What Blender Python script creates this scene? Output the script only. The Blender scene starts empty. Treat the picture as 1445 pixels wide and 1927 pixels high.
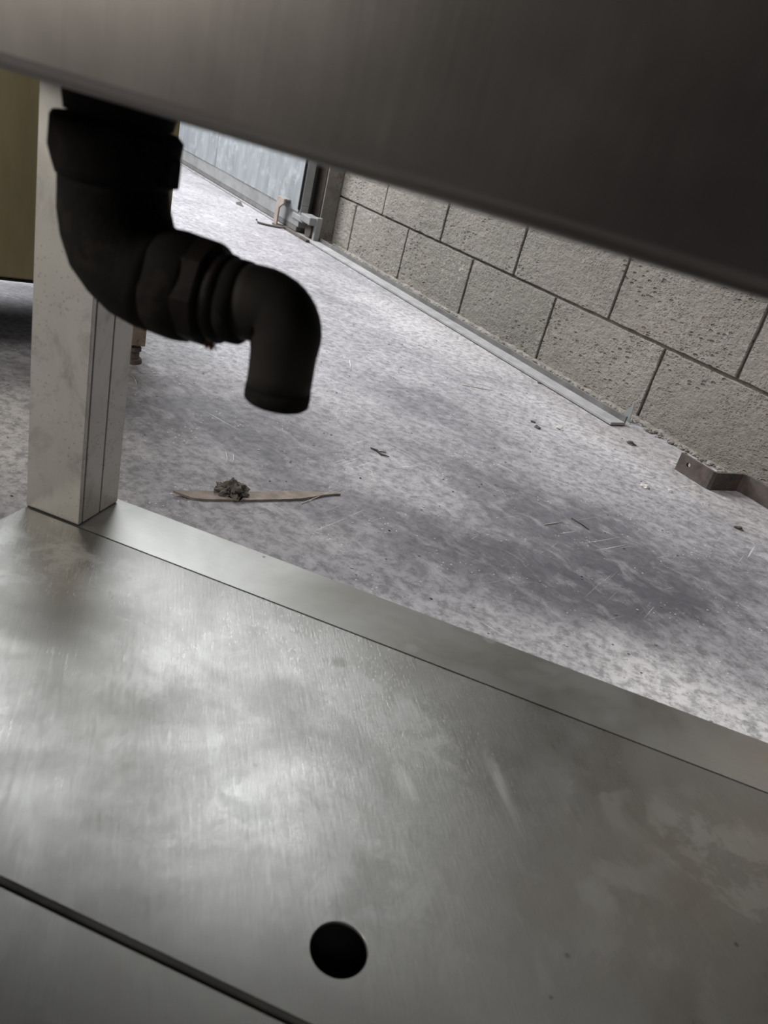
import bpy, bmesh, math, random
from mathutils import Vector, Matrix, noise
random.seed(7)
S = bpy.context.scene
C = S.collection

# ------------------------------------------------------------------ camera
H = 0.565
cd = bpy.data.cameras.new('camera')
cd.sensor_fit = 'VERTICAL'; cd.sensor_height = 36.0
cd.lens = 1450.0/1927.0*36.0
cd.clip_start = 0.01; cd.clip_end = 60
cd.dof.use_dof = True; cd.dof.focus_distance = 1.35
cd.dof.aperture_fstop = cd.lens/2.8
cam = bpy.data.objects.new('camera', cd); C.objects.link(cam)
right = Vector((0.930, 0.284, 0.233)); down = Vector((0.331, -0.375, -0.866)); fwd = Vector((-0.159, 0.882, -0.443))
fwd.normalize(); right = (right - fwd*right.dot(fwd)).normalized(); up = right.cross(fwd)
M = Matrix((( right.x, up.x, -fwd.x, 0), (right.y, up.y, -fwd.y, 0), (right.z, up.z, -fwd.z, H), (0, 0, 0, 1)))
cam.matrix_world = M
S.camera = cam

# ------------------------------------------------------------------ exposure, world, lights
S.view_settings.view_transform = 'Standard'
S.view_settings.look = 'None'
S.view_settings.gamma = 1
S.view_settings.exposure = 0.75
W = bpy.data.worlds.new('world'); S.world = W; W.use_nodes = True
W.node_tree.nodes['Background'].inputs[0].default_value = (0.62, 0.66, 0.74, 1)
W.node_tree.nodes['Background'].inputs[1].default_value = 0.06

def area(name, loc, target, sx, sy, power, col):
    l = bpy.data.lights.new(name, 'AREA'); l.shape = 'RECTANGLE'; l.size = sx; l.size_y = sy
    l.energy = power; l.color = col
    o = bpy.data.objects.new(name, l); C.objects.link(o)
    o.location = loc
    o.rotation_euler = (Vector(target)-Vector(loc)).to_track_quat('-Z', 'Y').to_euler()
    return o
area('skylight', (-2.0, 2.75, 2.93), (-2.0, 2.75, 0.0), 1.5, 1.0, 92, (0.95, 0.98, 1.0))
area('daylight_left', (-4.3, 3.2, 2.3), (-2.0, 3.6, 0.0), 1.6, 1.2, 165, (0.95, 0.96, 1.0))
area('daylight_behind', (-2.4, -1.0, 1.4), (-0.4, 0.9, 0.4), 0.8, 0.8, 30, (1.0, 0.95, 0.87))
area('high_window_behind', (0.5, -1.9, 2.45), (0.3, 1.2, 0.0), 1.3, 0.4, 9, (1.0, 0.98, 0.95))
area('overhead_fill', (0.75, 0.75, 2.9), (0.6, 1.4, 0.0), 0.25, 1.0, 17, (0.98, 0.97, 1.0))  # added overhead fill, brightens the wall and right-hand floor
area('warm_wall_lamp', (0.775, 1.555, 0.97), (0.3, 0.6, 0.2), 0.07, 0.07, 0.22, (1.0, 0.80, 0.6))

# ------------------------------------------------------------------ node helpers
class NT:
    def __init__(s, name):
        s.m = bpy.data.materials.new(name); s.m.use_nodes = True
        s.t = s.m.node_tree; s.n = s.t.nodes; s.l = s.t.links
        s.b = s.n['Principled BSDF']; s._tc = None
    def tc(s):
        if not s._tc: s._tc = s.n.new('ShaderNodeTexCoord').outputs['Object']
        return s._tc
    def mapp(s, scale=(1, 1, 1), rot=(0, 0, 0), loc=(0, 0, 0)):
        q = s.n.new('ShaderNodeMapping'); s.l.new(s.tc(), q.inputs['Vector']); q.inputs['Rotation'].default_value = rot
        m = s.n.new('ShaderNodeMapping'); s.l.new(q.outputs[0], m.inputs['Vector'])
        m.inputs['Scale'].default_value = scale; m.inputs['Location'].default_value = loc
        return m.outputs[0]
    def noise(s, scale, detail=6, rough=0.6, vec=None, dist=0.0):
        n = s.n.new('ShaderNodeTexNoise'); s.l.new(vec or s.tc(), n.inputs['Vector'])
        n.inputs['Scale'].default_value = scale; n.inputs['Detail'].default_value = detail
        n.inputs['Roughness'].default_value = rough; n.inputs['Distortion'].default_value = dist
        return n.outputs['Fac']
    def voro(s, scale, vec=None, feature='F1'):
        n = s.n.new('ShaderNodeTexVoronoi'); s.l.new(vec or s.tc(), n.inputs['Vector'])
        n.inputs['Scale'].default_value = scale; n.feature = feature
        return n.outputs['Distance']
    def ramp(s, fac, stops):
        r = s.n.new('ShaderNodeValToRGB'); s.l.new(fac, r.inputs[0]); e = r.color_ramp.elements
        while len(e) < len(stops): e.new(0.5)
        for k, (p, c) in enumerate(stops):
            e[k].position = p; e[k].color = (c, c, c, 1) if isinstance(c, (int, float)) else (*c, 1)
        return r.outputs[0]
    def mix(s, fac, a, b, mode='MIX'):
        m = s.n.new('ShaderNodeMix'); m.data_type = 'RGBA'; m.blend_type = mode
        for sock, v in ((m.inputs[0], fac), (m.inputs[6], a), (m.inputs[7], b)):
            if isinstance(v, (int, float)): sock.default_value = v if sock == m.inputs[0] else (v, v, v, 1)
            elif isinstance(v, tuple): sock.default_value = (*v, 1)
            else: s.l.new(v, sock)
        return m.outputs[2]
    def math(s, op, a, b=0.0, c=None):
        m = s.n.new('ShaderNodeMath'); m.operation = op
        for k, v in enumerate((a, b) if c is None else (a, b, c)):
            if isinstance(v, (int, float)): m.inputs[k].default_value = v
            else: s.l.new(v, m.inputs[k])
        return m.outputs[0]
    def spot(s, cx, cy, rx, ry, ang=0.0, dist=None, soft=0.6):
        """soft-edged irregular patch mask around an object-space point"""
        mp = s.n.new('ShaderNodeMapping'); mp.vector_type = 'TEXTURE'
        s.l.new(s.tc(), mp.inputs['Vector'])
        mp.inputs['Location'].default_value = (cx, cy, 0); mp.inputs['Rotation'].default_value = (0, 0, ang); mp.inputs['Scale'].default_value = (rx, ry, 1000)
        ln = s.n.new('ShaderNodeVectorMath'); ln.operation = 'LENGTH'; s.l.new(mp.outputs[0], ln.inputs[0])
        v = ln.outputs['Value']
        if dist is not None: v = s.math('ADD', v, s.math('MULTIPLY', s.math('SUBTRACT', dist, 0.5), 1.6))
        mr = s.n.new('ShaderNodeMapRange'); mr.interpolation_type = 'SMOOTHSTEP'
        s.l.new(v, mr.inputs[0]); mr.inputs[1].default_value = 1.0; mr.inputs[2].default_value = 1.0-soft
        mr.inputs[3].default_value = 0; mr.inputs[4].default_value = 1
        return mr.outputs[0]
    def out(s, color=None, rough=None, metal=None, bump=None, bstr=0.3, bdist=0.002, spec=None):
        for k, v in (('Base Color', color), ('Roughness', rough), ('Metallic', metal), ('Specular IOR Level', spec)):
            if v is None: continue
            i = s.b.inputs[k]
            if isinstance(v, tuple): i.default_value = (*v, 1)
            elif isinstance(v, (int, float)): i.default_value = v
            else: s.l.new(v, i)
        if bump is not None:
            b = s.n.new('ShaderNodeBump'); b.inputs['Strength'].default_value = bstr; b.inputs['Distance'].default_value = bdist
            s.l.new(bump, b.inputs['Height']); s.l.new(b.outputs[0], s.b.inputs['Normal'])
        return s.m

# ------------------------------------------------------------------ materials
def mat_floor():
    t = NT('concrete_floor')
    base = t.ramp(t.noise(1.6, 8, 0.62, dist=0.4), [(0.30, (0.165, 0.160, 0.166)), (0.50, (0.262, 0.250, 0.264)), (0.70, (0.40, 0.387, 0.40))])
    # swept scuffs, drawn out in two directions
    v1 = t.mapp((3.0, 14.0, 1), (0, 0, math.radians(28)))
    v2 = t.mapp((26.0, 5.0, 1), (0, 0, math.radians(-52)))
    sc = t.ramp(t.noise(2.2, 9, 0.68, v1, 0.6), [(0.40, 0.0), (0.68, 1.0)])
    c = t.mix(t.math('MULTIPLY', sc, 0.40), base, (0.42, 0.41, 0.415))
    s2 = t.ramp(t.noise(3.0, 8, 0.7, v2, 0.3), [(0.50, 0.0), (0.68, 1.0)])
    c = t.mix(t.math('MULTIPLY', s2, 0.28), c, (0.10, 0.095, 0.105))
    n = t.noise(3.2, 7, 0.65, dist=0.5)
    # dark irregular patches
    for (x, y, rx, ry, a, k) in [(0.12, 1.30, .46, .26, -.5, .75), (-.30, 1.72, .34, .17, -.6, .50), (-.60, 1.25, .34, .26, .1, .6), (-.15, 1.08, .5, .16, -.15, .5),
                                 (.06, 1.10, .34, .14, -.12, .7), (.22, 1.17, .2, .1, -.1, .6), (-.25, 2.2, .25, .12, -.7, .30), (.40, 1.35, .18, .16, 0, .45), (-1.0, 1.2, .2, .2, 0, .4)]:
        c = t.mix(t.math('MULTIPLY', t.spot(x, y, rx, ry, a, n, 0.75), k), c, (0.070, 0.066, 0.076))
    # pale dust, and lit floor painted in beside shelf and left of post
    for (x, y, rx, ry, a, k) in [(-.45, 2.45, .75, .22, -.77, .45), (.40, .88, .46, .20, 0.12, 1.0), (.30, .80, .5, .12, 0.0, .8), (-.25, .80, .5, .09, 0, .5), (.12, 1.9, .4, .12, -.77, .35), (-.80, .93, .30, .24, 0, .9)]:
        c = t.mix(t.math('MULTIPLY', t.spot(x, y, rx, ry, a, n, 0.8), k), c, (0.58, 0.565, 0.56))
    for (x, y, rx, ry, a, k) in [(.35, 1.85, .75, .20, -.77, .7), (-.3, 2.45, .8, .16, -.77, .4)]:
        c = t.mix(t.math('MULTIPLY', t.spot(x, y, rx, ry, a, n, 0.8), k), c, (0.31, 0.288, 0.275))
    fine = t.noise(55, 8, 0.75)
    c = t.mix(t.math('MULTIPLY', t.ramp(fine, [(0.41, 0.0), (0.56, 1.0)]), 1.0), t.mix(0.58, c, (0.06, 0.058, 0.060)), c)
    mid = t.noise(15, 9, 0.74, t.mapp((0.9, 1.35, 1), (0, 0, 0.45)), 0.5)
    c = t.mix(t.math('MULTIPLY', t.ramp(mid, [(0.50, 0.0), (0.66, 1.0)]), 0.30), c, (0.50, 0.485, 0.495))
    # thin scratches
    for k, (a, off) in enumerate(((0.35, 0), (-0.9, 3), (1.9, 7))):
        vv = t.mapp((1.2, 60, 1), (0, 0, a), (off, off, 0))
        gate = t.ramp(t.noise(5, 2, 0.5, t.mapp((1, 1, 1), (0, 0, 0), (off*3, 1, 0))), [(0.52, 0.0), (0.62, 1.0)])
        scr = t.ramp(t.noise(4, 2, 0.5, vv), [(0.685, 0.0), (0.72, 1.0)])
        c = t.mix(t.math('MULTIPLY', t.math('MULTIPLY', scr, gate), 0.55), c, (0.62, 0.60, 0.58))
    sp = t.voro(95)
    spk = t.math('MULTIPLY', t.ramp(sp, [(0.10, 1.0), (0.17, 0.0)]), t.ramp(t.noise(9, 3, 0.6), [(0.50, 0.0), (0.62, 1.0)]))
    c = t.mix(t.math('MULTIPLY', spk, 0.65), c, (0.66, 0.64, 0.62))
    sp2 = t.ramp(t.voro(60, t.mapp((1, 1, 1), (0, 0, 1), (5, 5, 0))), [(0.07, 1.0), (0.12, 0.0)])
    c = t.mix(t.math('MULTIPLY', sp2, 0.45), c, (0.05, 0.045, 0.045))
    bump = t.math('ADD', t.math('MULTIPLY', fine, 0.8), t.math('MULTIPLY', mid, 0.25))
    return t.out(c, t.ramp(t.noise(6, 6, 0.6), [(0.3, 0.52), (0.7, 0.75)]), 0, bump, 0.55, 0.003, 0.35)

def mat_block():
    t = NT('concrete_block')
    c = t.ramp(t.noise(2.3, 6, 0.6), [(0.3, (0.198, 0.183, 0.160)), (0.7, (0.295, 0.273, 0.240))])
    fine = t.noise(70, 8, 0.72)
    c = t.mix(t.math('MULTIPLY', t.ramp(fine, [(0.38, 1.0), (0.6, 0.0)]), 0.35), c, (0.12, 0.108, 0.09))
    pl = t.mapp((0.6, 0.6, 1.25))
    pits = t.math('MULTIPLY', t.ramp(t.voro(62, pl), [(0.16, 1.0), (0.30, 0.0)]), t.ramp(t.noise(5, 4, 0.6), [(0.47, 0.0), (0.57, 1.0)]))
    c = t.mix(t.math('MULTIPLY', pits, 0.55), c, (0.07, 0.062, 0.052))
    p2 = t.math('MULTIPLY', t.ramp(t.voro(120, t.mapp((1, 1, 1.4), (0, 0, 0), (1, 4, 2))), [(0.18, 1.0), (0.36, 0.0)]), t.ramp(t.noise(7, 4, 0.6, t.mapp((1, 1, 1), (0, 0, 0), (6, 1, 3))), [(0.44, 0.0), (0.56, 1.0)]))
    pits = t.math('MAXIMUM', pits, t.math('MULTIPLY', p2, 0.6))
    chalk = t.math('MULTIPLY', t.ramp(t.noise(3.1, 3, 0.5, t.mapp((1, 1, 1), (0, 0, 0), (3, 8, 2))), [(0.56, 0.0), (0.68, 1.0)]), t.ramp(t.noise(60, 5, 0.7), [(0.54, 0.0), (0.64, 1.0)]))
    c = t.mix(t.math('MULTIPLY', chalk, 0.6), c, (0.52, 0.50, 0.46))
    bump = t.math('SUBTRACT', t.math('ADD', t.math('MULTIPLY', fine, 0.9), t.math('MULTIPLY', t.noise(30, 5, 0.65, t.mapp((0.7, 1, 1.2), (0, 0, 0), (2, 2, 2))), 1.6)), t.math('MULTIPLY', pits, 1.1))
    return t.out(c, 0.93, 0, bump, 1.0, 0.011, 0.15)

def mat_mortar():
    t = NT('mortar')
    c = t.ramp(t.noise(40, 6, 0.7), [(0.3, (0.10, 0.088, 0.074)), (0.7, (0.19, 0.172, 0.148))])
    return t.out(c, 0.95, 0, t.noise(90, 6, 0.7), 0.8, 0.004, 0.1)

def mat_steel(name, tint=(0.62, 0.615, 0.60), r0=0.24, r1=0.42, streak=(90, 3.5, 3.5), film=0.45, filmcol=(0.30, 0.30, 0.295), spots=True, aniso=0.0, marks=(), strokes=(), sk=1.0, brot=0.0, dots_scale=26, dots_in=0.52):
    t = NT(name)
    br = t.noise(3.0, 6, 0.7, t.mapp(streak, (0, 0, brot)), 0.6)
    br2 = t.noise(9.0, 5, 0.7, t.mapp(streak, (0, 0, brot*0.8+0.05), (3, 7, 0)))
    br = t.mix(0.55, br, br2)
    cl = t.noise(3.4, 7, 0.62, dist=0.5)
    c = t.mix(t.ramp(cl, [(0.35, 0.0), (0.7, 1.0)]), tuple(0.80*x for x in tint), tint)
    c = t.mix(t.math('MULTIPLY', t.ramp(br, [(0.38, 0.0), (0.66, 1.0)]), 0.40*sk), c, tuple(0.6*x for x in tint))
    # dull film of dirt and dried water
    fn = t.noise(5.5, 8, 0.66, dist=0.7)
    f = t.ramp(fn, [(0.40, 0.12), (0.62, 1.0)])
    fm = t.math('MULTIPLY', f, film)
    crisp = t.math('MULTIPLY', t.ramp(t.noise(13, 9, 0.72, dist=0.9), [(0.50, 0.0), (0.55, 1.0)]), t.ramp(t.noise(4.5, 4, 0.6, t.mapp((1, 1, 1), (0, 0, 0), (7, 3, 1))), [(0.45, 0.0), (0.60, 1.0)]))
    fm = t.math('MAXIMUM', fm, t.math('MULTIPLY', crisp, 0.75*film))
    if spots:
        ed = t.noise(9, 7, 0.6, dist=1.0); mk = None
        for (x, y, rx, ry, a, k) in marks:
            m = t.math('MULTIPLY', t.spot(x, y, rx, ry, a, ed, 0.35), k)
            m = t.math('MULTIPLY', m, t.ramp(t.noise(30, 6, 0.7, dist=0.5), [(0.47, 0.1), (0.54, 1.0)]))
            fm = t.math('MAXIMUM', fm, m); mk = m if mk is None else t.math('MAXIMUM', mk, m)
        blot = t.math('MULTIPLY', t.ramp(t.voro(16, t.mapp((1, 1, 1), (0, 0, .6))), [(0.09, 0.55), (0.15, 0.0)]), t.ramp(t.noise(7, 2, 0.5), [(0.5, 0.0), (0.6, 1.0)]))
        fm = t.math('MAXIMUM', fm, blot)
        dots = t.ramp(t.voro(dots_scale), [(0.12, 1.0), (0.24, 0.0)] if dots_scale > 50 else [(0.035, 1.0), (0.06, 0.0)])
        dg = t.ramp(t.noise(11, 2, 0.5), [(dots_in, 0.0), (dots_in+0.06, 1.0)])
        c = t.mix(t.math('MULTIPLY', t.math('MULTIPLY', dots, dg), 0.8 if dots_scale < 50 else 0.5), c, (0.05, 0.045, 0.04))
    rough = t.math('ADD', t.ramp(cl, [(0.3, r0), (0.7, r1)]), t.math('MULTIPLY', t.math('SUBTRACT', br, 0.5), 0.32*sk))
    rough = t.math('ADD', rough, t.math('MULTIPLY', fm, 0.13))
    c = t.mix(fm, c, filmcol)
    if marks: c = t.mix(t.math('MULTIPLY', crisp, 0.5), c, (0.26, 0.258, 0.25))
    if dots_scale > 50:
        wear = t.ramp(t.noise(16, 8, 0.75, dist=0.6), [(0.52, 0.0), (0.66, 1.0)])
        c = t.mix(t.math('MULTIPLY', wear, 0.45), c, (0.16, 0.15, 0.135))
    if strokes:
        wv = t.noise(60, 4, 0.6, t.mapp((3, 0.4, 1), (0, 0, brot)))
        st = None
        for (x, y, rx, ry, a, k) in strokes:
            q = t.math('MULTIPLY', t.math('MULTIPLY', t.spot(x, y, rx, ry*1.6, a, None, 1.0), k), t.ramp(wv, [(0.30, 0.3), (0.6, 1.0)])); st = q if st is None else t.math('MAXIMUM', st, q)
        c = t.mix(t.math('MULTIPLY', st, 0.5), c, (0.62, 0.62, 0.60)); rough = t.math('ADD', rough, t.math('MULTIPLY', st, 0.16))
    if marks: c = t.mix(t.math('MULTIPLY', mk, 0.9), c, (0.36, 0.36, 0.35))
    m = t.out(c, rough, t.math('SUBTRACT', 1.0, t.math('MULTIPLY', fm, 0.75)), t.math('ADD', t.math('MULTIPLY', br, 1.0), t.math('MULTIPLY', t.noise(2.2, 2, 0.5), 4.0)), 0.30 if sk > 0.8 else 0.05, 0.0012)
    if aniso:
        t.b.inputs['Anisotropic'].default_value = aniso
        tg = t.n.new('ShaderNodeTangent'); tg.direction_type = 'RADIAL'; tg.axis = 'Z'
    return m

SROT = math.radians(-31)
M_floor = mat_floor(); M_block = mat_block(); M_mortar = mat_mortar()
M_shelf = mat_steel('brushed_shelf_steel', (0.27, 0.267, 0.255), 0.21, 0.38, (170, 7, 4), 0.50, (0.115, 0.112, 0.105), brot=SROT,
                    marks=[(-.12, .545, .10, .022, -.55, .8), (-.05, .53, .09, .04, -.3, .6), (-.40, .56, .10, .04, .1, .7), (-.43, .51, .07, .02, .5, .7), (.28, .52, .14, .06, .2, .35), (-.11, .385, .035, .02, -.3, .6)],
                    strokes=[(-.152, .412, .060, .0045, -.99, .8), (-.010, .460, .028, .006, -.99, .8), (.062, .50, .062, .006, -1.07, .5), (-.245, .325, .05, .004, -1.03, .7), (-.262, .335, .045, .003, -1.06, .6)])
M_rail = mat_steel('brushed_rail_steel', (0.33, 0.328, 0.312), 0.28, 0.42, (4, 110, 4), 0.4, (0.16, 0.158, 0.152), sk=0.6)
M_post = mat_steel('post_steel', (0.62, 0.60, 0.56), 0.38, 0.50, (60, 60, 2), 0.62, (0.36, 0.345, 0.315), sk=0.3, dots_scale=190, dots_in=0.50)
M_tank = mat_steel('tank_steel', (0.20, 0.185, 0.175), 0.27, 0.36, (70, 70, 2), 0.04, (0.03, 0.028, 0.026), spots=False, sk=0.25)

def simple(name, c1, c2, rough=0.7, metal=0.0, scale=20, bstr=0.4, bdist=0.002, spots=None, stretch=(1, 1, 1)):
    t = NT(name)
    n = t.noise(scale, 7, 0.65, t.mapp(stretch), 0.3)
    c = t.ramp(n, [(0.32, c1), (0.68, c2)])
    if spots: c = t.mix(t.ramp(t.noise(scale*1.7, 6, 0.7, t.mapp((1, 1, 1), (0, 0, 0), (4, 2, 9))), [(0.52, 0.0), (0.64, 1.0)]), c, spots)
    return t.out(c, rough, metal, n, bstr, bdist)
M_under = simple('darkened_tank_underside', (0.018, 0.017, 0.016), (0.045, 0.042, 0.04), 0.8, 0, 9)  # tank steel darkened here for the shade mirrored in the shelf
M_dark = simple('dark_void', (0.004, 0.004, 0.004), (0.008, 0.008, 0.007), 0.95, 0, 30)
M_iron = simple('tarnished_cast_iron', (0.003, 0.0026, 0.0022), (0.009, 0.0078, 0.0065), 0.85, 0.0, 26, 0.6, 0.003, (0.014, 0.010, 0.008))
M_nut = simple('tarnished_brass_nut', (0.005, 0.0035, 0.003), (0.014, 0.010, 0.008), 0.65, 0.0, 30, 0.5, 0.002)
M_plastic = simple('grimy_grey_pipe', (0.014, 0.012, 0.0105), (0.026, 0.023, 0.020), 0.65, 0, 14, 0.3, 0.001)
for _m in (M_iron, M_nut, M_plastic): _m.node_tree.nodes['Principled BSDF'].inputs['Specular IOR Level'].default_value = 0.12
M_sealant = simple('orange_sealing_hemp', (0.16, 0.06, 0.03), (0.24, 0.11, 0.06), 0.9, 0, 60)
M_cab = simple('olive_brown_panel', (0.105, 0.086, 0.040), (0.165, 0.137, 0.070), 0.6, 0, 7, 0.2, 0.001, None, (3, 3, 0.35))
M_cableg = simple('rusty_beige_leg', (0.13, 0.095, 0.07), (0.21, 0.17, 0.135), 0.8, 0, 25, 0.5, 0.002, (0.08, 0.035, 0.02))
M_rust = simple('rusted_steel', (0.035, 0.028, 0.025), (0.080, 0.066, 0.058), 0.8, 0.0, 28, 0.5, 0.002, (0.085, 0.055, 0.042))
M_rustpale = simple('pale_rusty_bracket', (0.17, 0.135, 0.115), (0.25, 0.21, 0.185), 0.85, 0, 30, 0.5, 0.002)
M_galv = simple('galvanised_sheet', (0.13, 0.145, 0.15), (0.21, 0.225, 0.23), 0.6, 0.2, 6, 0.15, 0.002, (0.24, 0.26, 0.265), (2.5, 2.5, 0.6))
M_galvframe = simple('dull_galvanised_frame', (0.14, 0.142, 0.14), (0.22, 0.222, 0.218), 0.6, 0.25, 9, 0.2, 0.002)
M_track = simple('dusty_track_steel', (0.19, 0.186, 0.185), (0.30, 0.295, 0.29), 0.7, 0.1, 14, 0.3, 0.001)
M_rib = simple('tarnished_track_rib', (0.085, 0.082, 0.078), (0.15, 0.145, 0.138), 0.6, 0.3, 12, 0.3, 0.001)
M_column = simple('brown_painted_column', (0.085, 0.076, 0.068), (0.15, 0.138, 0.124), 0.8, 0.0, 11, 0.4, 0.002, (0.085, 0.058, 0.046))
M_wood = simple('weathered_wood', (0.15, 0.125, 0.105), (0.27, 0.23, 0.20), 0.9, 0, 40, 0.6, 0.002, None, (1, 1, 1))
M_fluff = simple('grey_lint', (0.07, 0.062, 0.052), (0.12, 0.105, 0.09), 0.95, 0, 60)
M_straw = simple('pale_straw', (0.42, 0.38, 0.32), (0.58, 0.54, 0.47), 0.8, 0, 30)
M_crumb = simple('mortar_crumb', (0.085, 0.075, 0.063), (0.22, 0.205, 0.18), 0.95, 0, 45)
M_darkcrumb = simple('dark_crumb', (0.035, 0.03, 0.028), (0.07, 0.06, 0.055), 0.95, 0, 45)
M_pale = simple('pale_chip', (0.33, 0.31, 0.29), (0.46, 0.44, 0.41), 0.9, 0, 45)
M_plaster = simple('dark_room_wall', (0.045, 0.042, 0.040), (0.08, 0.075, 0.07), 0.9, 0, 3, 0.2)
M_ceil = simple('ceiling_sheet', (0.17, 0.165, 0.155), (0.22, 0.215, 0.20), 0.85, 0, 3, 0.2)
tg = NT('clear_shard')
M_shard = tg.out((0.30, 0.32, 0.31), 0.25, 0); tg.b.inputs['Transmission Weight'].default_value = 0.55

# ------------------------------------------------------------------ mesh helpers
def tag(o, label=None, cat=None, group=None, kind=None):
    for k, v in (('label', label), ('category', cat), ('group', group), ('kind', kind)):
        if v: o[k] = v
    return o
def empty(name, loc, rz=0, **kw):
    o = bpy.data.objects.new(name, None); C.objects.link(o); o.empty_display_size = 0.05
    o.location = loc; o.rotation_euler = (0, 0, rz); tag(o, **kw); return o
def obj(name, bm, mat, parent=None, smooth=False, bevel=0, seg=2, **kw):
    bmesh.ops.recalc_face_normals(bm, faces=bm.faces)
    me = bpy.data.meshes.new(name); bm.to_mesh(me); bm.free()
    for m in (mat if isinstance(mat, list) else [mat]): me.materials.append(m)
    o = bpy.data.objects.new(name, me); C.objects.link(o)
    if parent: o.parent = parent
    if smooth:
        for p in me.polygons: p.use_smooth = True
    if bevel:
        b = o.modifiers.new('bevel', 'BEVEL'); b.width = bevel; b.segments = seg; b.limit_method = 'ANGLE'; b.angle_limit = math.radians(40)
    tag(o, **kw); return o
def box(bm, x0, x1, y0, y1, z0, z1, M=None):
    vs = [bm.verts.new((x, y, z)) for x in (x0, x1) for y in (y0, y1) for z in (z0, z1)]
    for f in ((0, 1, 3, 2), (4, 6, 7, 5), (0, 4, 5, 1), (2, 3, 7, 6), (0, 2, 6, 4), (1, 5, 7, 3)): bm.faces.new([vs[i] for i in f])
    if M: bmesh.ops.transform(bm, matrix=M, verts=vs)
    return vs
def prism(bm, poly, a0, a1, axis='z'):
    f = {'z': lambda p, a: (p[0], p[1], a), 'x': lambda p, a: (a, p[0], p[1]), 'y': lambda p, a: (p[0], a, p[1])}[axis]
    A = [bm.verts.new(f(p, a0)) for p in poly]; B = [bm.verts.new(f(p, a1)) for p in poly]
    bm.faces.new(A); bm.faces.new(B[::-1]); n = len(poly)
    for i in range(n): bm.faces.new((A[i], A[(i+1) % n], B[(i+1) % n], B[i]))
def sweep(bm, pts, rad, seg=40, jitter=0.0, hexy=0, cap=True, inner=None):
    """circle swept along a path in the XZ plane (constant y), radius per point"""
    rings = []
    n = len(pts)
    for i, p in enumerate(pts):
        a = pts[max(i-1, 0)]; b = pts[min(i+1, n-1)]
        d = (Vector(b)-Vector(a)).normalized(); s = Vector((0, 1, 0)); t = d.cross(s)
        r = []
        for k in range(seg):
            an = 2*math.pi*k/seg; rr = rad[i]
            if jitter: rr += jitter*noise.noise(Vector((an*1.3, i*0.9, rad[i]*90)))
            if hexy: rr *= math.cos(math.pi/hexy)/math.cos((an % (2*math.pi/hexy))-math.pi/hexy)*0.5+0.56
            r.append(bm.verts.new(Vector(p)+s*math.cos(an)*rr+t*math.sin(an)*rr))
        rings.append(r)
    for i in range(n-1):
        for k in range(seg): bm.faces.new((rings[i][k], rings[i][(k+1) % seg], rings[i+1][(k+1) % seg], rings[i+1][k]))
    if cap:
        bm.faces.new(rings[0]); bm.faces.new(rings[-1][::-1])
def arc(cx, cz, r, a0, a1, n, y):
    return [(cx+r*math.cos(math.radians(a0+(a1-a0)*i/n)), y, cz+r*math.sin(math.radians(a0+(a1-a0)*i/n))) for i in range(n+1)]

# ------------------------------------------------------------------ the setting
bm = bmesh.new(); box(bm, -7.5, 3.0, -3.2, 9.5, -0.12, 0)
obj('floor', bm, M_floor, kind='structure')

# local frame of the block wall: +X runs along it to the left and away, +Y points into the room
WX = Vector((-0.722, 0.692, 0)).normalized(); WN = Vector((-0.692, -0.722, 0)).normalized(); WP = Vector((-0.343, 2.73, 0))
# local x = -WX (so that x, y, z are right-handed with y = WN): x' = -t
WM = Matrix((( -WX.x, -WN.x, 0, WP.x), (-WX.y, -WN.y, 0, WP.y), (0, 0, 1, 0), (0, 0, 0, 1)))
# in this frame: x = -t (to the right), y = -d (into the wall), z up
def wall_obj(o): o.matrix_world = WM @ o.matrix_basis; return o

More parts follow.
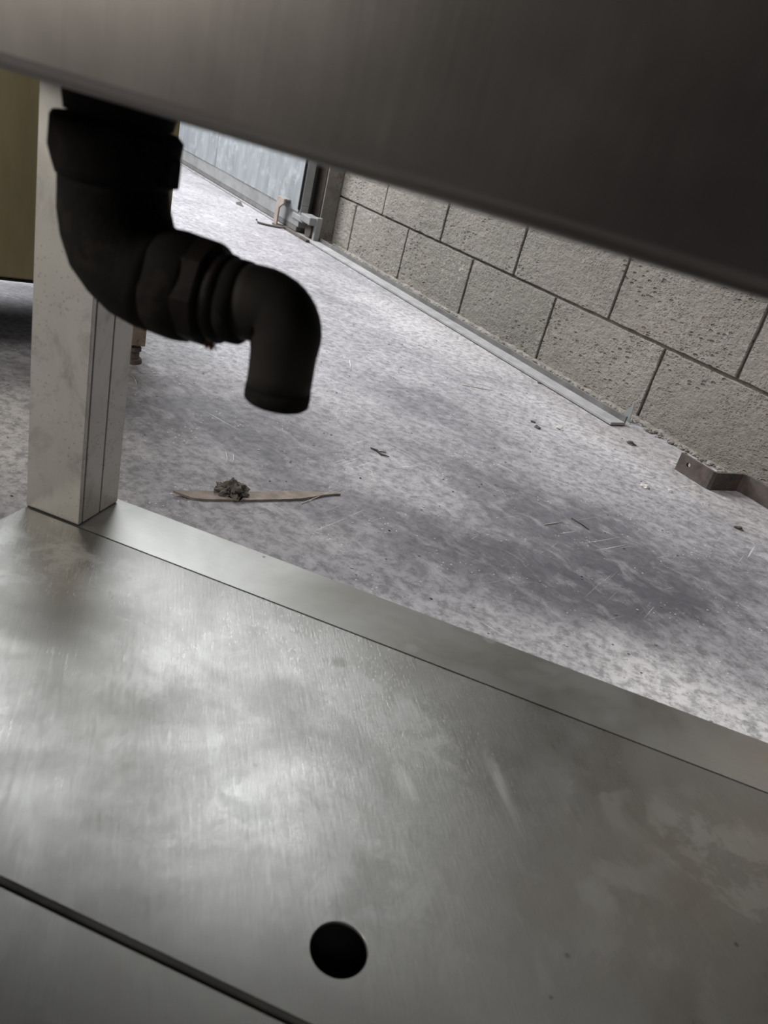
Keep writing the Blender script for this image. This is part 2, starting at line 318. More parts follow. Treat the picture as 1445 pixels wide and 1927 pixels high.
bm = bmesh.new(); pitch = 0.457; jt = 0.012
course = [0.0, 0.210, 0.428]
while course[-1] < 2.7: course.append(course[-1]+0.220)
rnd = random.Random(3)
box(bm, -1.39, 4.2, 0.011, 0.19, 0, course[-1])
for f in bm.faces: f.material_index = 1
for ci in range(len(course)-1):
    z0 = course[ci]+(jt/2 if ci else 0); z1 = course[ci+1]-jt/2
    off = 0.788 if ci % 2 == 0 else 1.018
    k0 = math.floor((-1.39-off)/pitch)-1
    for k in range(k0, k0+16):
        a = off+k*pitch+jt/2; b = a+pitch-jt
        a = max(a, -1.39); b = min(b, 4.2)
        if b-a < 0.03: continue
        d = rnd.uniform(-0.0015, 0.0015); e = 0.004
        nx = max(2, int((b-a)/0.03)); nz = 7
        low = ci < 3
        if not low: nx = 1; nz = 1
        def pt(i, j):
            x = a+(b-a)*i/nx; z = z0+(z1-z0)*j/nz; y = d
            if low:
                if 0 < j < nz and 0 < i < nx: y += 0.0012*noise.noise(Vector((x*14, z*14, 2)))
                if i in (0, nx): x += 0.0025*noise.noise(Vector((z*25, a*7, 1)))
                if j in (0, nz): z += 0.0025*noise.noise(Vector((x*25, ci, 5)))
            return x, y, z
        g = [[bm.verts.new(pt(i, j)) for j in range(nz+1)] for i in range(nx+1)]
        gb = {}
        for i in range(nx):
            for j in range(nz):
                f = bm.faces.new((g[i][j], g[i+1][j], g[i+1][j+1], g[i][j+1])); f.material_index = 0
        ring = [g[i][0] for i in range(nx+1)]+[g[nx][j] for j in range(1, nz+1)]+[g[i][nz] for i in range(nx-1, -1, -1)]+[g[0][j] for j in range(nz-1, 0, -1)]
        cx = (a+b)/2; cz = (z0+z1)/2
        # rounded arris then side into the joint
        mid = [bm.verts.new((v.co.x+(0.0018 if v.co.x > b-0.004 else -0.0018 if v.co.x < a+0.004 else 0), 0.003, v.co.z+(0.0018 if v.co.z > z1-0.004 else -0.0018 if v.co.z < z0+0.004 and ci else 0))) for v in ring]
        bk = [bm.verts.new((v.co.x, 0.02, v.co.z)) for v in mid]
        n = len(ring)
        for i in range(n):
            bm.faces.new((ring[i], ring[(i+1) % n], mid[(i+1) % n], mid[i])).material_index = 0
            bm.faces.new((mid[i], mid[(i+1) % n], bk[(i+1) % n], bk[i])).material_index = 0
o = obj('wall_back', bm, [M_block, M_mortar], kind='structure'); wall_obj(o)
for p in o.data.polygons: p.use_smooth = False

# rest of the shed, out of the picture but seen in the steel
bm = bmesh.new(); box(bm, -7.5, 3.0, -3.35, -3.2, -0.12, 3.0); obj('wall_front', bm, M_plaster, kind='structure')
bm = bmesh.new(); box(bm, 3.0, 3.15, -3.35, 9.5, -0.12, 3.0); obj('wall_right', bm, M_plaster, kind='structure')
bm = bmesh.new(); box(bm, -7.65, 3.15, -3.35, 9.5, 3.0, 3.1); obj('ceiling', bm, M_ceil, kind='structure')

# crumbling mortar and dirt along the foot of the wall
bm = bmesh.new(); rnd = random.Random(11)
def crumb(bm, x, y, z, s, mi=0):
    r = bmesh.ops.create_icosphere(bm, subdivisions=1, radius=s)
    q = rnd.random()*9
    for v in r['verts']:
        v.co *= 1+0.5*noise.noise(v.co/s*1.3+Vector((q, q, 0)))
        v.co.z *= 0.6; v.co += Vector((x, y, z+s*0.35))
    for f in {f for v in r['verts'] for f in v.link_faces}: f.material_index = mi
N = 1700
for i in range(N):
    x = rnd.uniform(-1.30, 1.6); s = (abs(rnd.gauss(0.0022, 0.0022))+0.001)*(1.5 if 0.85 < x < 1.35 else 1.0)
    crumb(bm, x, -abs(rnd.gauss(0.0, 0.012+0.010*noise.noise(Vector((x*4, 0, 0)))))-0.001, 0, min(s, 0.010), rnd.choice([0, 0, 0, 1, 2]) if s < 0.004 else 0)
# low ragged fillet of mortar
n = 240; prev = None
for i in range(n+1):
    x = -1.30+2.9*i/n
    w = 0.010+0.010*(noise.noise(Vector((x*9, 1, 0)))+0.5*noise.noise(Vector((x*37, 3, 0)))); h = 0.006+0.007*abs(noise.noise(Vector((x*21, 5, 0))))
    w = max(w, 0.003)
    row = [bm.verts.new((x, 0.004, h*1.4)), bm.verts.new((x, -w*0.5, h)), bm.verts.new((x, -w, 0.0005))]
    if prev:
        bm.faces.new((prev[0], row[0], row[1], prev[1])); bm.faces.new((prev[1], row[1], row[2], prev[2]))
    prev = row
o = obj('mortar_debris', bm, [M_crumb, M_darkcrumb, M_pale], kind='stuff', label='crumbled mortar and grit along the foot of the block wall', cat='debris'); wall_obj(o)

# steel column at the end of the wall
r_ = empty('steel_column', WP+WX*1.28+WN*0.03, label='brown rust-streaked steel column at the far end of the block wall', cat='column')
def inwall(o): o.matrix_world = WM; return o
def wchild(name, bm, mat, root, **kw):
    o = obj(name, bm, mat, root, **kw); bpy.context.view_layer.update()
    o.matrix_parent_inverse = root.matrix_world.inverted(); o.matrix_basis = WM; return o
bm = bmesh.new()
prism(bm, [(-1.385, -0.004), (-1.385, -0.078), (-1.377, -0.078), (-1.377, -0.046), (-1.213, -0.046), (-1.213, -0.078), (-1.205, -0.078), (-1.205, -0.004), (-1.213, -0.004), (-1.213, -0.038), (-1.377, -0.038), (-1.377, -0.004)], 0.0, 2.6)
wchild('column_profile', bm, M_column, r_)
bm = bmesh.new(); box(bm, -1.42, -1.18, -0.092, -0.002, 0, 0.008); wchild('base_plate', bm, M_rust, r_)
bm = bmesh.new(); box(bm, -1.335, -1.26, -0.06, -0.046, 0.0, 2.6); wchild('cover_strip', bm, M_rust, r_, label='narrow rusty cover strip')

# ------------------------------------------------------------------ floor track (angle iron)
bm = bmesh.new()
prism(bm, [(-0.147, 0.002), (-0.147, 0.010), (-0.094, 0.010), (-0.094, 0.002)], -4.9, 0.832, 'x')
o = obj('floor_track', bm, M_track, bevel=0.0012, label='long steel angle track fixed to the floor along the block wall', cat='track'); o.matrix_world = WM
bm = bmesh.new(); prism(bm, [(-0.0938, 0.0), (-0.0938, 0.026), (-0.0885, 0.026), (-0.0885, 0.0)], -4.9, 0.829, 'x')
obj('track_rib', bm, M_rib, o, bevel=0.0010, label='darker upright rib')
bm = bmesh.new(); box(bm, -4.9, 0.83, -0.146, -0.094, 0.0, 0.002); obj('track_gap_shadow', bm, M_dark, o)  # dark strip painted in for the shadow line under the track

# ------------------------------------------------------------------ sliding gate
root = empty('sliding_gate', WP+WX*3.0+WN*0.13, label='grey galvanised sheet sliding gate standing on the floor track', cat='gate')
bm = bmesh.new()
ys = []
nseg = 60
a = [];
for (x0, x1) in ((-2.508, -1.300), (-3.72, -2.514), (-4.86, -3.726)):
    prev = None
    for i in range(nseg+1):
        x = x0+(x1-x0)*i/nseg; y = -0.150+0.0025*noise.noise(Vector((x*2.3, 0, 4)))
        row = [bm.verts.new((x, y, 0.098)), bm.verts.new((x, y, 2.2)), bm.verts.new((x, y+0.003, 2.2)), bm.verts.new((x, y+0.003, 0.098))]
        if prev:
            for q in range(4): bm.faces.new((prev[q], row[q], row[(q+1) % 4], prev[(q+1) % 4]))
        else: bm.faces.new(row)
        prev = row
    bm.faces.new(prev[::-1])
wchild('gate_sheet', bm, M_galv, root, smooth=False)
bm = bmesh.new()
prism(bm, [(-0.145, 0.034), (-0.145, 0.13), (-0.105, 0.13), (-0.105, 0.034)], -4.86, -1.285, 'x')
wchild('bottom_rail', bm, M_galvframe, root, bevel=0.003)
bm = bmesh.new(); box(bm, -1.330, -1.285, -0.145, -0.105, 0.13, 2.2); wchild('gate_stile', bm, M_galvframe, root, bevel=0.002)
bm = bmesh.new(); box(bm, -1.298, -1.292, -0.156, -0.100, 0.11, 2.2); wchild('edge_strip', bm, M_dark, root, label='black rubber edge strip')
bm = bmesh.new(); box(bm, -4.86, -1.3, -0.1452, -0.120, 0.014, 0.034); wchild('gap_shade_strip', bm, M_rib, root, label='dark strip in place of the shaded gap under the gate')  # dark strip stands in for the shaded gap below the gate

# floor guide bracket with hooked rod in front of the gate corner
root = empty('guide_bracket', WP+WX*1.455+WN*0.19, label='pale rusty upright guide bracket on the floor before the gate corner', cat='bracket')
bm = bmesh.new()
prism(bm, [(-1.478, 0.0), (-1.440, 0.0), (-1.440, 0.085), (-1.415, 0.100), (-1.392, 0.112), (-1.392, 0.132), (-1.478, 0.132)], -0.186, -0.178, 'y')
wchild('upright_plate', bm, M_rustpale, root, bevel=0.001)
bm = bmesh.new(); box(bm, -1.478, -1.40, -0.19, -0.148, 0, 0.007); wchild('foot_plate', bm, M_rust, root)
bm = bmesh.new(); box(bm, -1.478, -1.395, -0.180, -0.150, 0.126, 0.132); wchild('top_lip', bm, M_galvframe, root)
def tube3(bm, pts, r, seg=10):
    rings = []
    for i, p in enumerate(pts):
        d = (Vector(pts[min(i+1, len(pts)-1)])-Vector(pts[max(i-1, 0)])).normalized()
        s = d.orthogonal().normalized(); t = d.cross(s)
        rr = r[i] if isinstance(r, (list, tuple)) else r
        rings.append([bm.verts.new(Vector(p)+s*math.cos(2*math.pi*k/seg)*rr+t*math.sin(2*math.pi*k/seg)*rr) for k in range(seg)])
    for i in range(len(pts)-1):
        for k in range(seg): bm.faces.new((rings[i][k], rings[i][(k+1) % seg], rings[i+1][(k+1) % seg], rings[i+1][k]))
    bm.faces.new(rings[0]); bm.faces.new(rings[-1][::-1])
bm = bmesh.new()
tube3(bm, [(-1.43, -0.290, 0.016), (-1.42, -0.285, 0.006), (-1.40, -0.255, 0.005), (-1.385, -0.19, 0.005), (-1.37, -0.15, 0.012)], 0.005)
o = obj('bent_rod', bm, M_rust, label='short dark bent rod lying at the foot of the guide bracket', cat='rod'); o.matrix_world = WM

# roller stop between the gate corner and the column
root = empty('gate_stop', WP+WX*1.23+WN*0.12, label='grey welded gate stop with roller beside the gate corner', cat='gate stop')
bm = bmesh.new(); box(bm, -1.36, -1.235, -0.150, -0.118, 0.062, 0.088); wchild('stop_arm', bm, M_galvframe, root, bevel=0.003)
bm = bmesh.new(); box(bm, -1.25, -1.145, -0.158, -0.100, 0.072, 0.106); wchild('stop_head', bm, M_galvframe, root, bevel=0.004)
bm = bmesh.new(); prism(bm, [(-1.165, 0.0), (-1.143, 0.0), (-1.138, 0.11), (-1.160, 0.11)], -0.125, -0.098, 'y'); wchild('stop_leg', bm, M_galvframe, root, bevel=0.002)
bm = bmesh.new(); bmesh.ops.create_cone(bm, segments=28, radius1=0.033, radius2=0.033, depth=0.022, cap_ends=True, matrix=Matrix.Translation((-1.215, -0.115, 0.037)) @ Matrix.Rotation(math.pi/2, 4, 'X'))
wchild('roller', bm, M_rust, root, bevel=0.003, label='dark rusty roller')
bm = bmesh.new(); bmesh.ops.create_cone(bm, segments=28, radius1=0.027, radius2=0.027, depth=0.022, cap_ends=True, matrix=Matrix.Translation((-1.315, -0.118, 0.033)) @ Matrix.Rotation(math.pi/2, 4, 'X'))
wchild('roller', bm, M_rust, root, bevel=0.003, label='dark rusty roller')
bm = bmesh.new(); box(bm, -1.39, -1.13, -0.165, -0.148, 0.0, 0.012); wchild('stop_base', bm, M_rust, root, bevel=0.001)

# ------------------------------------------------------------------ olive-brown cabinet on legs (behind the post)
CC = Vector((0.692, 0.722, 0)); CMn = Vector((0.722, -0.692, 0)); L0 = Vector((-0.833, 1.382, 0))
CMx = Matrix(((CC.x, -CMn.x, 0, L0.x), (CC.y, -CMn.y, 0, L0.y), (0, 0, 1, 0), (0, 0, 0, 1)))
root = empty('cabinet', (0, 0, 0), label='olive-brown cabinet raised on rusty legs behind the steel post', cat='cabinet'); root.matrix_world = CMx
bm = bmesh.new(); box(bm, -0.95, 0.036, 0.0, 0.60, 0.152, 0.95)
obj('cabinet_body', bm, M_cab, root, bevel=0.003)
bm = bmesh.new(); box(bm, -0.945, 0.031, 0.004, 0.59, 0.146, 0.152); obj('bottom_edge', bm, M_dark, root)
for (lx, ly) in ((-0.006, 0.020), (-0.90, 0.020), (-0.006, 0.57), (-0.90, 0.57)):
    bm = bmesh.new(); box(bm, lx-0.019, lx+0.019, ly-0.019, ly+0.019, 0.040, 0.146)
    leg = obj('leg', bm, M_cableg, root, bevel=0.002)
    bm = bmesh.new()
    bmesh.ops.create_cone(bm, segments=20, radius1=0.0135, radius2=0.0125, depth=0.032, cap_ends=True, matrix=Matrix.Translation((lx, ly, 0.024)))
    bmesh.ops.create_cone(bm, segments=6, radius1=0.017, radius2=0.017, depth=0.010, cap_ends=True, matrix=Matrix.Translation((lx, ly, 0.030)))
    bmesh.ops.create_cone(bm, segments=24, radius1=0.020, radius2=0.018, depth=0.009, cap_ends=True, matrix=Matrix.Translation((lx, ly, 0.0046)))
    obj('foot', bm, M_rust, leg, smooth=False, bevel=0.001, label='rusty adjustable screw foot')

# ------------------------------------------------------------------ stainless bench: shelf, post, tank, drain
ST = 0.115     # shelf top
bench = empty('sink_bench', (0.2, 0.45, 0), label='stainless steel sink bench with lower shelf, square post and drain', cat='sink')
def bchild(name, bm, mat, parent=None, **kw):
    o = obj(name, bm, mat, parent or bench, **kw); 
    if parent is None or parent is bench: o.location = (-0.2, -0.45, 0)
    return o
def plate_hole(bm, x0, x1, y0, y1, z0, z1, hx, hy, r):
    angs = [2*math.pi*k/72 for k in range(72)]+[math.atan2(y-hy, x-hx) % (2*math.pi) for x in (x0, x1) for y in (y0, y1)]
    angs = sorted(angs)
    def hit(a):
        c, s = math.cos(a), math.sin(a); ts = []
        if c > 1e-9: ts.append((x1-hx)/c)
        if c < -1e-9: ts.append((x0-hx)/c)
        if s > 1e-9: ts.append((y1-hy)/s)
        if s < -1e-9: ts.append((y0-hy)/s)
        t = min(ts); return hx+c*t, hy+s*t
    lo = []; 
    rows = []
    for a in angs:
        X, Y = hit(a); cx, cy = hx+r*math.cos(a), hy+r*math.sin(a)
        rows.append([bm.verts.new((X, Y, z1)), bm.verts.new((cx+0.0004*math.cos(a), cy+0.0004*math.sin(a), z1)), bm.verts.new((cx, cy, z1-0.0004)), bm.verts.new((cx, cy, z0)), bm.verts.new((X, Y, z0))])
    n = len(rows)
    for i in range(n):
        A, B = rows[i], rows[(i+1) % n]
        for q in range(5): bm.faces.new((A[q], B[q], B[(q+1) % 5], A[(q+1) % 5]))
XL, XR = -0.490, 1.25
bm = bmesh.new(); plate_hole(bm, XL, XR, 0.2625, 0.6195, ST-0.0025, ST, -0.012, 0.310, 0.0182)
bchild('shelf_plate', bm, M_shelf)
bm = bmesh.new()
prism(bm, [(0.2625, ST-0.0028), (0.2650, ST-0.0028), (0.2650, ST-0.030), (0.2625, ST-0.030)], XL, XR, 'x')
bchild('shelf_lip', bm, M_rail)
bm = bmesh.new()
prism(bm, [(0.6223, ST-0.045), (0.6223, ST-0.0004), (0.6995, ST-0.0004), (0.7015, ST-0.002), (0.7015, ST-0.045)], XL, XR, 'x')
bchild('edge_rail', bm, M_rail, label='narrow steel rail along the far edge of the shelf')
bm = bmesh.new(); plate_b = box(bm, XL, XR, -0.55, 0.2575, ST-0.0045, ST-0.002)
bchild('shelf_plate', bm, M_shelf, bevel=0.0006)
bm = bmesh.new(); box(bm, XL, XR, 0.2555, 0.2575, ST-0.030, ST-0.0047); bchild('shelf_lip', bm, M_rail)
bm = bmesh.new(); box(bm, XL+0.005, XR-0.01, 0.2576, 0.2624, ST-0.034, ST-0.030); bchild('seam_backing', bm, M_dark)
bm = bmesh.new(); box(bm, XL+0.002, XR-0.005, -0.54, 0.6213, 0.062, 0.066); bchild('bottom_tray', bm, M_dark, label='underside tray coloured dark for the shade inside the hole')  # near-black colour stands in for shade inside the hole
bm = bmesh.new(); box(bm, XL, XL+0.002, -0.54, 0.6195, 0.066, ST-0.005); bchild('side_panel', bm, M_rail)
for (fx, fy) in ((XL+0.04, 0.66), (XR-0.05, 0.66), (XL+0.04, -0.5), (XR-0.05, -0.5)):
    bm = bmesh.new(); bmesh.ops.create_cone(bm, segments=24, radius1=0.022, radius2=0.016, depth=0.07, cap_ends=True, matrix=Matrix.Translation((fx, fy, 0.0355)))
    bchild('foot', bm, M_dark)

bm = bmesh.new(); box(bm, XL+0.003, XR-0.01, 0.6196, 0.6222, ST-0.044, ST-0.0022); bchild('seam_backing', bm, M_dark)
# post: two folded profiles meeting in a seam
px0, px1, py0, py1 = -0.4905, -0.4260, 0.6225, 0.6925
g = 0.0022
poly = [(px0, py0), (px1, py0), (px1, py0+0.0055), (px1-0.003, py0+0.0055), (px1-0.003, py0+0.0055+g), (px1, py0+0.0055+g),
        (px1, py0+0.036), (px1-0.003, py0+0.036), (px1-0.003, py0+0.036+g), (px1, py0+0.036+g), (px1, py1), (px0, py1)]
bm = bmesh.new(); prism(bm, poly, ST+0.0012, 0.86)
bchild('leg', bm, M_post, bevel=0.0006)
bm = bmesh.new(); box(bm, px0+0.001, px1-0.0008, py0+0.001, py1-0.001, ST, ST+0.0013); bchild('post_joint', bm, M_dark)
for (qx) in (XR-0.09,):
    bm = bmesh.new(); box(bm, qx, qx+0.0645, py0, py1, ST+0.0003, 0.86); bchild('leg', bm, M_post, bevel=0.0006)

# tank: its near side hangs in front of the drain; bottom falls slightly to the right
yaw = math.radians(-8.0)
tank = empty('tank', (0, 0, 0)); tank.parent = bench; tank.location = (-0.2, -0.45, 0)
TM = Matrix.Translation((-0.085, 0.2575, H-0.0190)) @ Matrix.Rotation(yaw, 4, 'Z') @ Matrix.Rotation(math.radians(0.35), 4, 'Y')
bm = bmesh.new()
r = 0.006
prof = [(0.0, 0.40), (0.0, r)]+[(r-r*math.cos(math.radians(a)), r-r*math.sin(math.radians(a))) for a in (15, 30, 45, 60, 75, 90)]+[(0.16, 0.0)]
inn = [(0.16, 0.002), (r, 0.002), (0.002, r), (0.002, 0.40)]
prism(bm, prof+inn, -0.50, 1.25, 'x')
o = obj('tank_side', bm, M_tank, bench); o.matrix_parent_inverse = Matrix.Identity(4)
o.matrix_basis = Matrix.Translation((-0.2, -0.45, 0)) @ TM
bpy.data.objects.remove(tank)
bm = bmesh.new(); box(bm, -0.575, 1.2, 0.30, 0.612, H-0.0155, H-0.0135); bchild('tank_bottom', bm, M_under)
bm = bmesh.new(); box(bm, -0.575, 1.2, 0.6105, 0.6125, H-0.016, H+0.30); bchild('tank_side', bm, M_tank)

# drain: cast elbow under the tank, compression nuts, swept outlet
PY = 0.38
bm = bmesh.new()
sweep(bm, [(-.252, PY, .556), (-.252, PY, .540), (-.252, PY, .533)], [.0280, .0280, .0265], 48, .0012)
sweep(bm, [(-.2525, PY, .531), (-.2525, PY, .5285), (-.2525, PY, .515), (-.2525, PY, .508), (-.2525, PY, .503)], [.0300, .0325, .0325, .0300, .0275], 48, .0020)
sweep(bm, [(-.2525, PY, .506), (-.252, PY, .498), (-.251, PY, .490), (-.2485, PY, .481), (-.244, PY, .4725), (-.238, PY, .4665), (-.231, PY, .4625), (-.223, PY, .4605), (-.216, PY, .4602)],
      [.0275, .0283, .0288, .0292, .0294, .0293, .0290, .0285, .0276], 48, .0008)
drain = bchild('drain_elbow', bm, M_iron, smooth=True, label='fat tarnished cast elbow hanging under the tank')
def dchild(name, bm, mat, **kw): return obj(name, bm, mat, drain, **kw)
bm = bmesh.new(); sweep(bm, [(-.2185, PY, .4603), (-.2165, PY, .4603), (-.2070, PY, .4608), (-.1985, PY, .4612), (-.1955, PY, .4612)], [.0262, .0280, .0284, .0278, .0255], 48, .0010)
dchild('collar', bm, M_iron, smooth=True)
bm = bmesh.new(); sweep(bm, [(-.2000, PY, .4612), (-.1985, PY, .4612), (-.1880, PY, .4615), (-.1865, PY, .4615)], [.0242, .0262, .0258, .0235], 48, .0012, hexy=8)
dchild('nut', bm, M_nut, smooth=False, bevel=0.0006, label='dull brassy compression nut')
bm = bmesh.new(); sweep(bm, [(-.1885, PY, .4615), (-.1860, PY, .4615), (-.1845, PY, .4615), (-.1800, PY, .4618), (-.1785, PY, .4618)], [.0212, .0212, .0238, .0236, .0210], 48, .0008)
dchild('nut', bm, M_nut, smooth=True)
bm = bmesh.new(); sweep(bm, [(-.1790, PY, .4620), (-.1775, PY, .4620), (-.1700, PY, .4625), (-.1688, PY, .4625)], [.0198, .0222, .0220, .0192], 48, .0006)
dchild('sleeve', bm, M_iron, smooth=True)
bm = bmesh.new()
pts = [(-.1700, PY, .4640), (-.1640, PY, .4645), (-.1575, PY, .4648)]+arc(-.1575, .4518, .0135, 86, 0, 9, PY)[1:]+[(-.1435, PY, .443), (-.1430, PY, .433), (-.1428, PY, .424)]
sweep(bm, pts, [.0198]*3+[.0190]*9+[.0178, .0176, .0176], 48)
dchild('outlet_pipe', bm, M_plastic, smooth=True, label='grimy grey outlet pipe bent downward')
bm = bmesh.new(); sweep(bm, [(-.1428, PY, .4245), (-.1427, PY, .4200), (-.1427, PY, .4165), (-.1427, PY, .4155)], [.0178, .0181, .0179, .0168], 48)
dchild('pipe_end', bm, M_iron, smooth=True, label='darker rim of the outlet pipe')
bm = bmesh.new()
for k in range(14):
    a = random.uniform(-2.1, -1.0); rr = .0240
    tube3(bm, [(-.1865+random.uniform(-.001, .001), PY+rr*math.cos(a)*.5, .4615+rr*math.sin(a)), (-.1855+random.uniform(-.003, .003), PY+rr*math.cos(a)*.5, .4600+(rr+.0035)*math.sin(a))], .0005, 5)
dchild('sealing_hemp', bm, M_sealant)
bm = bmesh.new(); box(bm, -.2260, -.2180, PY-.006, PY+.006, .5075, .5215)
dchild('clamp_lug', bm, M_iron, bevel=0.001)

# ------------------------------------------------------------------ bent flat bar on the floor at right
def ribbon(bm, pts, h0, h1, th):
    """flat bar standing on edge following plan points, mitred bends"""
    n = len(pts); offs = []
    for i in range(n):
        d1 = (Vector(pts[i])-Vector(pts[i-1])).normalized() if i else None
        d2 = (Vector(pts[i+1])-Vector(pts[i])).normalized() if i < n-1 else None
        n1 = Vector((-d1.y, d1.x)) if d1 else Vector((-d2.y, d2.x)); n2 = Vector((-d2.y, d2.x)) if d2 else n1
        m = (n1+n2).normalized(); offs.append(m*(th/max(0.3, m.dot(n1))))
    rows = []
    for p, o in zip(pts, offs):
        a = Vector(p); b = a+o
        rows.append([bm.verts.new((a.x, a.y, h0)), bm.verts.new((a.x, a.y, h1)), bm.verts.new((b.x, b.y, h1)), bm.verts.new((b.x, b.y, h0))])
    for i in range(n-1):
        for q in range(4): bm.faces.new((rows[i][q], rows[i+1][q], rows[i+1][(q+1) % 4], rows[i][(q+1) % 4]))
    bm.faces.new(rows[0]); bm.faces.new(rows[-1][::-1])
bar = empty('bent_flat_bar', (0.39, 1.80, 0), label='rusted steel flat bar with two bends and a bolt hole near the wall', cat='metal bar')
bm = bmesh.new()
# first leg carries a bolt hole: plate in its own frame
P1 = Vector((0.318, 1.858)); P2 = Vector((0.385, 1.790)); d = (P2-P1).normalized(); Lg = (P2-P1).length; nn = Vector((-d.y, d.x))
bar_h = 0.044; th = 0.007
b2 = bmesh.new(); plate_hole(b2, 0, Lg-0.006, 0, bar_h, 0, th, 0.030, 0.026, 0.0052)
for v in b2.verts:
    x, z, y = v.co.x, v.co.y, v.co.z
    q = P1+d*x+nn*(th-y); v.co = Vector((q.x-0.39, q.y-1.80, z))
obj('bar_end', b2, M_rust, bar, label='bar end drilled with a bolt hole')
pts = [tuple(P1+d*(Lg-0.0061)), (0.3875, 1.7880), (0.396, 1.7865), (0.462, 1.8430), (0.470, 1.8435), (0.478, 1.8385), (0.66, 1.655), (0.83, 1.480)]
ribbon(bm, [(x-0.39, y-1.80) for x, y in pts], 0.0, bar_h, th)
obj('bar_shank', bm, M_rust, bar, bevel=0.0006)

# ------------------------------------------------------------------ thin sliver of wood with lint, straws
def floor_strip(name, pts, w, th, mat, **kw):
    bm = bmesh.new(); rows = []; n = len(pts)
    for i, (x, y, z) in enumerate(pts):
        d = (Vector(pts[min(i+1, n-1)])-Vector(pts[max(i-1, 0)])); d.z = 0; d.normalize(); s = Vector((-d.y, d.x, 0))
        c = Vector((x, y, z)); ww = w[i]/2
        rows.append([bm.verts.new(c-s*ww), bm.verts.new(c+s*ww), bm.verts.new(c+s*ww+Vector((0, 0, th))), bm.verts.new(c-s*ww+Vector((0, 0, th)))])
    for i in range(n-1):
        for q in range(4): bm.faces.new((rows[i][q], rows[i+1][q], rows[i+1][(q+1) % 4], rows[i][(q+1) % 4]))
    bm.faces.new(rows[0]); bm.faces.new(rows[-1][::-1])
    return obj(name, bm, mat, **kw)
A = Vector((-0.487, 0.938, 0)); Bq = Vector((-0.283, 1.128, 0)); pts = []; ws = []
n = 46; rnd = random.Random(5)
for i in range(n+1):
    t = i/n; p = A.lerp(Bq, t)
    p += Vector((0.010, -0.012, 0))*math.sin(math.pi*min(1, t*1.15))*0.45
    w = 0.026*min(1, t*7)**0.7*(1 if t < 0.72 else max(0.10, 1-(t-0.72)*3.6)) + rnd.uniform(-0.0008, 0.0008)
    pts.append((p.x, p.y, 0.0006+0.010*max(0, 0.10-t)*6)); ws.append(max(0.0015, w))
floor_strip('wood_sliver', pts, ws, 0.0035, M_wood, label='long thin weathered wood sliver lying on the concrete beyond the shelf', cat='wood scrap')
bm = bmesh.new(); rnd = random.Random(9)
r = bmesh.ops.create_icosphere(bm, subdivisions=4, radius=1)
for v in bm.verts:
    q = v.co.copy(); k = 1+0.55*noise.noise(q*1.8)+0.35*noise.noise(q*5)+0.15*noise.noise(q*13)
    v.co = Vector((q.x*0.024*k, q.y*0.018*k, max(0.0, q.z)*0.024*k*(1-0.5*abs(q.x))))
for i in range(46):
    a = rnd.uniform(0, 6.28); e = rnd.uniform(0.0, 0.9); Ls = rnd.uniform(0.008, 0.017)
    p0 = Vector((math.cos(a)*0.008, math.sin(a)*0.007, 0.006)); p1 = p0+Vector((math.cos(a)*math.cos(e), math.sin(a)*math.cos(e), math.sin(e)*0.8))*Ls
    pm = p0.lerp(p1, .6)+Vector((rnd.uniform(-.003, .003), rnd.uniform(-.003, .003), .001)); p1.z = max(p1.z, 0.0006); pm.z = max(pm.z, 0.001)
    tube3(bm, [p0, pm, p1], [0.0013, 0.0008, 0.0003], 5)
o = obj('lint_clump', bm, M_fluff, label='small grey tuft of lint caught on the wood sliver', cat='debris'); o.location = (-0.420, 1.003, 0.0042)
def straw(p0, p1, r, mat, label, name='straw', z0=0.0012, z1=0.0012, cat='straw', group=None):
    a = Vector((*p0, z0)); b = Vector((*p1, z1)); m = a.lerp(b, .5)+Vector((0.0015, 0.001, 0))
    bm = bmesh.new(); tube3(bm, [Vector((0, 0, 0)), m-a, b-a], [r, r, r*0.5], 6); o = obj(name, bm, mat, smooth=True); o.location = a
    tag(o, label, cat, group); return o
straw((-0.323, 1.052), (-0.288, 1.157), 0.0007, M_straw, 'pale straw lying across the tip of the wood sliver', z0=0.0010, z1=0.006)
straw((-0.500, 1.135), (-0.478, 1.095), 0.0008, M_straw, 'left of two pale straws on bare concrete behind the wood sliver', group=None)
straw((-0.487, 1.138), (-0.470, 1.100), 0.0007, M_straw, 'right of two pale straws on bare concrete behind the wood sliver')
straw((-0.800, 1.315), (-0.772, 1.285), 0.0008, M_straw, 'pale straw beside the foot of the cabinet leg')
straw((-0.245, 1.985), (-0.165, 2.020), 0.0012, M_straw, 'pale straw on the floor midway between drain pipe and block wall')
straw((-0.530, 1.88), (-0.50, 1.80), 0.0010, M_straw, 'pale straw just right of the drain outlet')
straw((0.055, 1.29), (0.085, 1.33), 0.0008, M_straw, 'pale straw in the dark patch nearest the shelf')

# dark twig fragments
root_pts = [(-0.305, 1.365), (-0.290, 1.362), (-0.278, 1.350), (-0.262, 1.352)]
bm = bmesh.new(); tube3(bm, [Vector((x+0.285, y-1.357, 0.002)) for x, y in root_pts], [0.0012, 0.0022, 0.0018, 0.0010], 6)
tube3(bm, [Vector((0.0, 0.005, 0.002)), Vector((0.012, 0.010, 0.002))], 0.0010, 5)
o = obj('twig', bm, M_darkcrumb, label='small dark twig fragment alone in the middle of the floor', cat='twig'); o.location = (-0.285, 1.357, 0)
straw((0.10, 1.36), (0.135, 1.335), 0.0012, M_darkcrumb, 'short dark splinter on the floor left of the bent flat bar', 'splinter', cat='splinter')

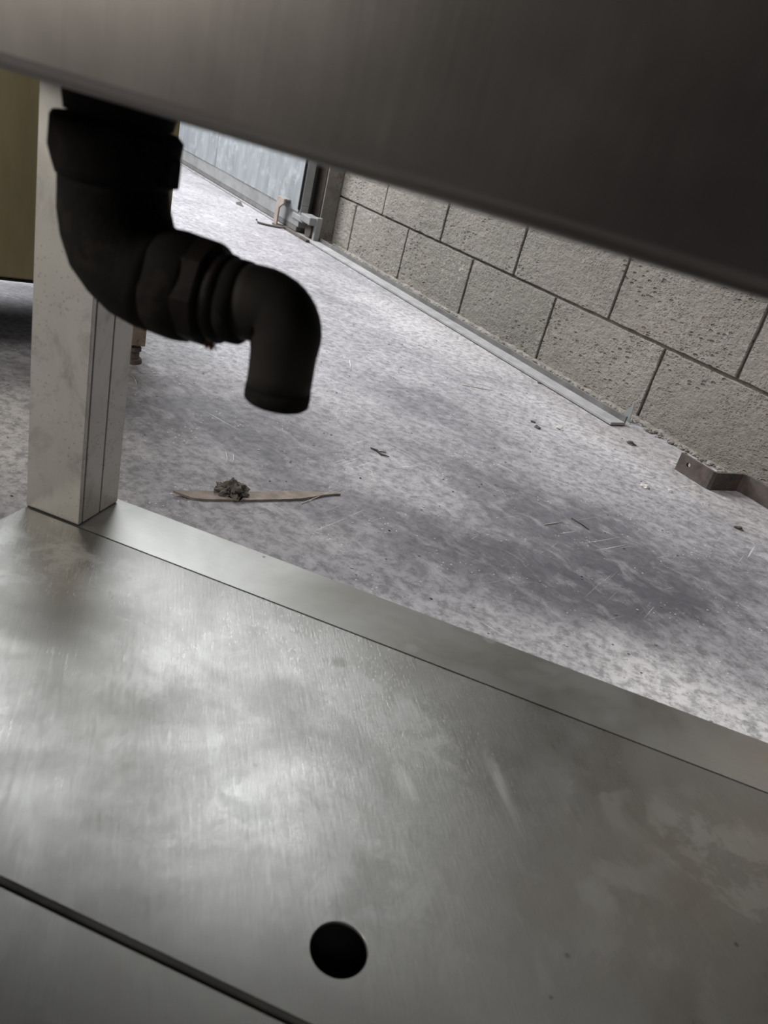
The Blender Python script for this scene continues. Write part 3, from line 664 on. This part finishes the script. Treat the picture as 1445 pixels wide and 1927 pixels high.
# loose chips: one object each
def chip(x, y, s, mat, label, cat='stone chip', group='chips of grit on the concrete floor', name='stone_chip'):
    bm = bmesh.new(); bmesh.ops.create_icosphere(bm, subdivisions=2, radius=1)
    q = Vector((x*31, y*17, s*900))
    for v in bm.verts:
        k = 1+0.8*noise.noise(v.co*0.9+q); v.co = Vector((v.co.x*k*s*1.3, v.co.y*k*s, max(-0.3, v.co.z)*k*s*0.55+0.3*s*0.55))
    o = obj(name, bm, mat, label=label, cat=cat, group=group); o.location = (x, y, 0); o.rotation_euler.z = (x*57) % 6.28; return o
chip(-.020, 1.834, .007, M_darkcrumb, 'dark chip left of the pale chip on the dusty floor short of the track end')
chip(-.035, 1.865, .006, M_darkcrumb, 'smaller dark chip just behind its darker neighbour near the track end')
chip(.033, 1.880, .008, M_pale, 'pale flattish chip on the floor near the end of the track')
chip(.212, 1.945, .011, M_darkcrumb, 'ragged dark lump between the track end and the bent flat bar')
chip(.244, 1.665, .009, M_pale, 'pale flaky chip on the floor in front of the bent flat bar')
chip(.30, 1.69, .006, M_pale, 'small pale chip just left under the bend of the flat bar')
chip(.44, 1.60, .008, M_darkcrumb, 'dark crumb on the floor in front of the shaded bend of the bar')
chip(.318, 1.905, .006, M_pale, 'white chip against the drilled end of the bent bar')
chip(.375, 1.905, .007, M_pale, 'white chip behind the drilled end of the bent bar')
chip(-.06, 2.25, .006, M_darkcrumb, 'dark chip close against the outer edge of the track')
chip(-.64, 1.86, .006, M_darkcrumb, 'dark chip far out on the open floor beyond the outlet pipe')
rnd = random.Random(21); bm = bmesh.new(); 
for i in range(900):
    x = rnd.uniform(-1.3, 1.1); y = rnd.uniform(0.72, 2.6)
    if (Vector((x, y, 0))-WP).dot(WN) < 0.16 or (Vector((x, y, 0))-L0).dot(CMn) < 0.03 and x < -0.75: continue
    s = rnd.uniform(0.0006, 0.0019); k = rnd.choice([0, 0, 1, 2, 2])
    r = bmesh.ops.create_icosphere(bm, subdivisions=1, radius=s, matrix=Matrix.Translation((x, y, s*0.4)) @ Matrix.Diagonal((1.4, 1, 0.5, 1)))
    for f in {f for v in r['verts'] for f in v.link_faces}: f.material_index = k
obj('floor_grit', bm, [M_crumb, M_darkcrumb, M_pale], kind='stuff', label='fine grit scattered over the grey concrete floor', cat='grit')

# little clear shard leaning at the track end
bm = bmesh.new()
T = [(-0.018, 0, 0.0), (0.020, 0, 0.0), (0.003, 0.012, 0.052)]
a = [bm.verts.new(p) for p in T]; b = [bm.verts.new((x, y+0.002, z)) for x, y, z in T]
bm.faces.new(a); bm.faces.new(b[::-1])
for i in range(3): bm.faces.new((a[i], a[(i+1) % 3], b[(i+1) % 3], b[i]))
o = obj('glass_shard', bm, M_shard, label='small clear triangular shard leaning on the wall at the track end', cat='shard'); o.location = (0.192, 2.150, 0.0); o.rotation_euler.z = math.radians(-44)
# leaf-like scrap on the track line, far away
bm = bmesh.new()
for p in ((0, 0, 0.001), ): pass
r0 = [bm.verts.new(p) for p in [(-0.05, 0, 0.001), (-0.01, 0.012, 0.014), (0.06, 0.004, 0.001), (0.0, -0.012, 0.001)]]
r1 = [bm.verts.new(v.co+Vector((0, 0, 0.002))) for v in r0]
bm.faces.new(r0); bm.faces.new(r1[::-1])
for i in range(4): bm.faces.new((r0[i], r0[(i+1) % 4], r1[(i+1) % 4], r1[i]))
o = obj('leaf_scrap', bm, M_darkcrumb, label='dark curled scrap by the track in front of the gate', cat='scrap'); o.location = (-1.86, 3.90, 0); o.rotation_euler.z = -0.77
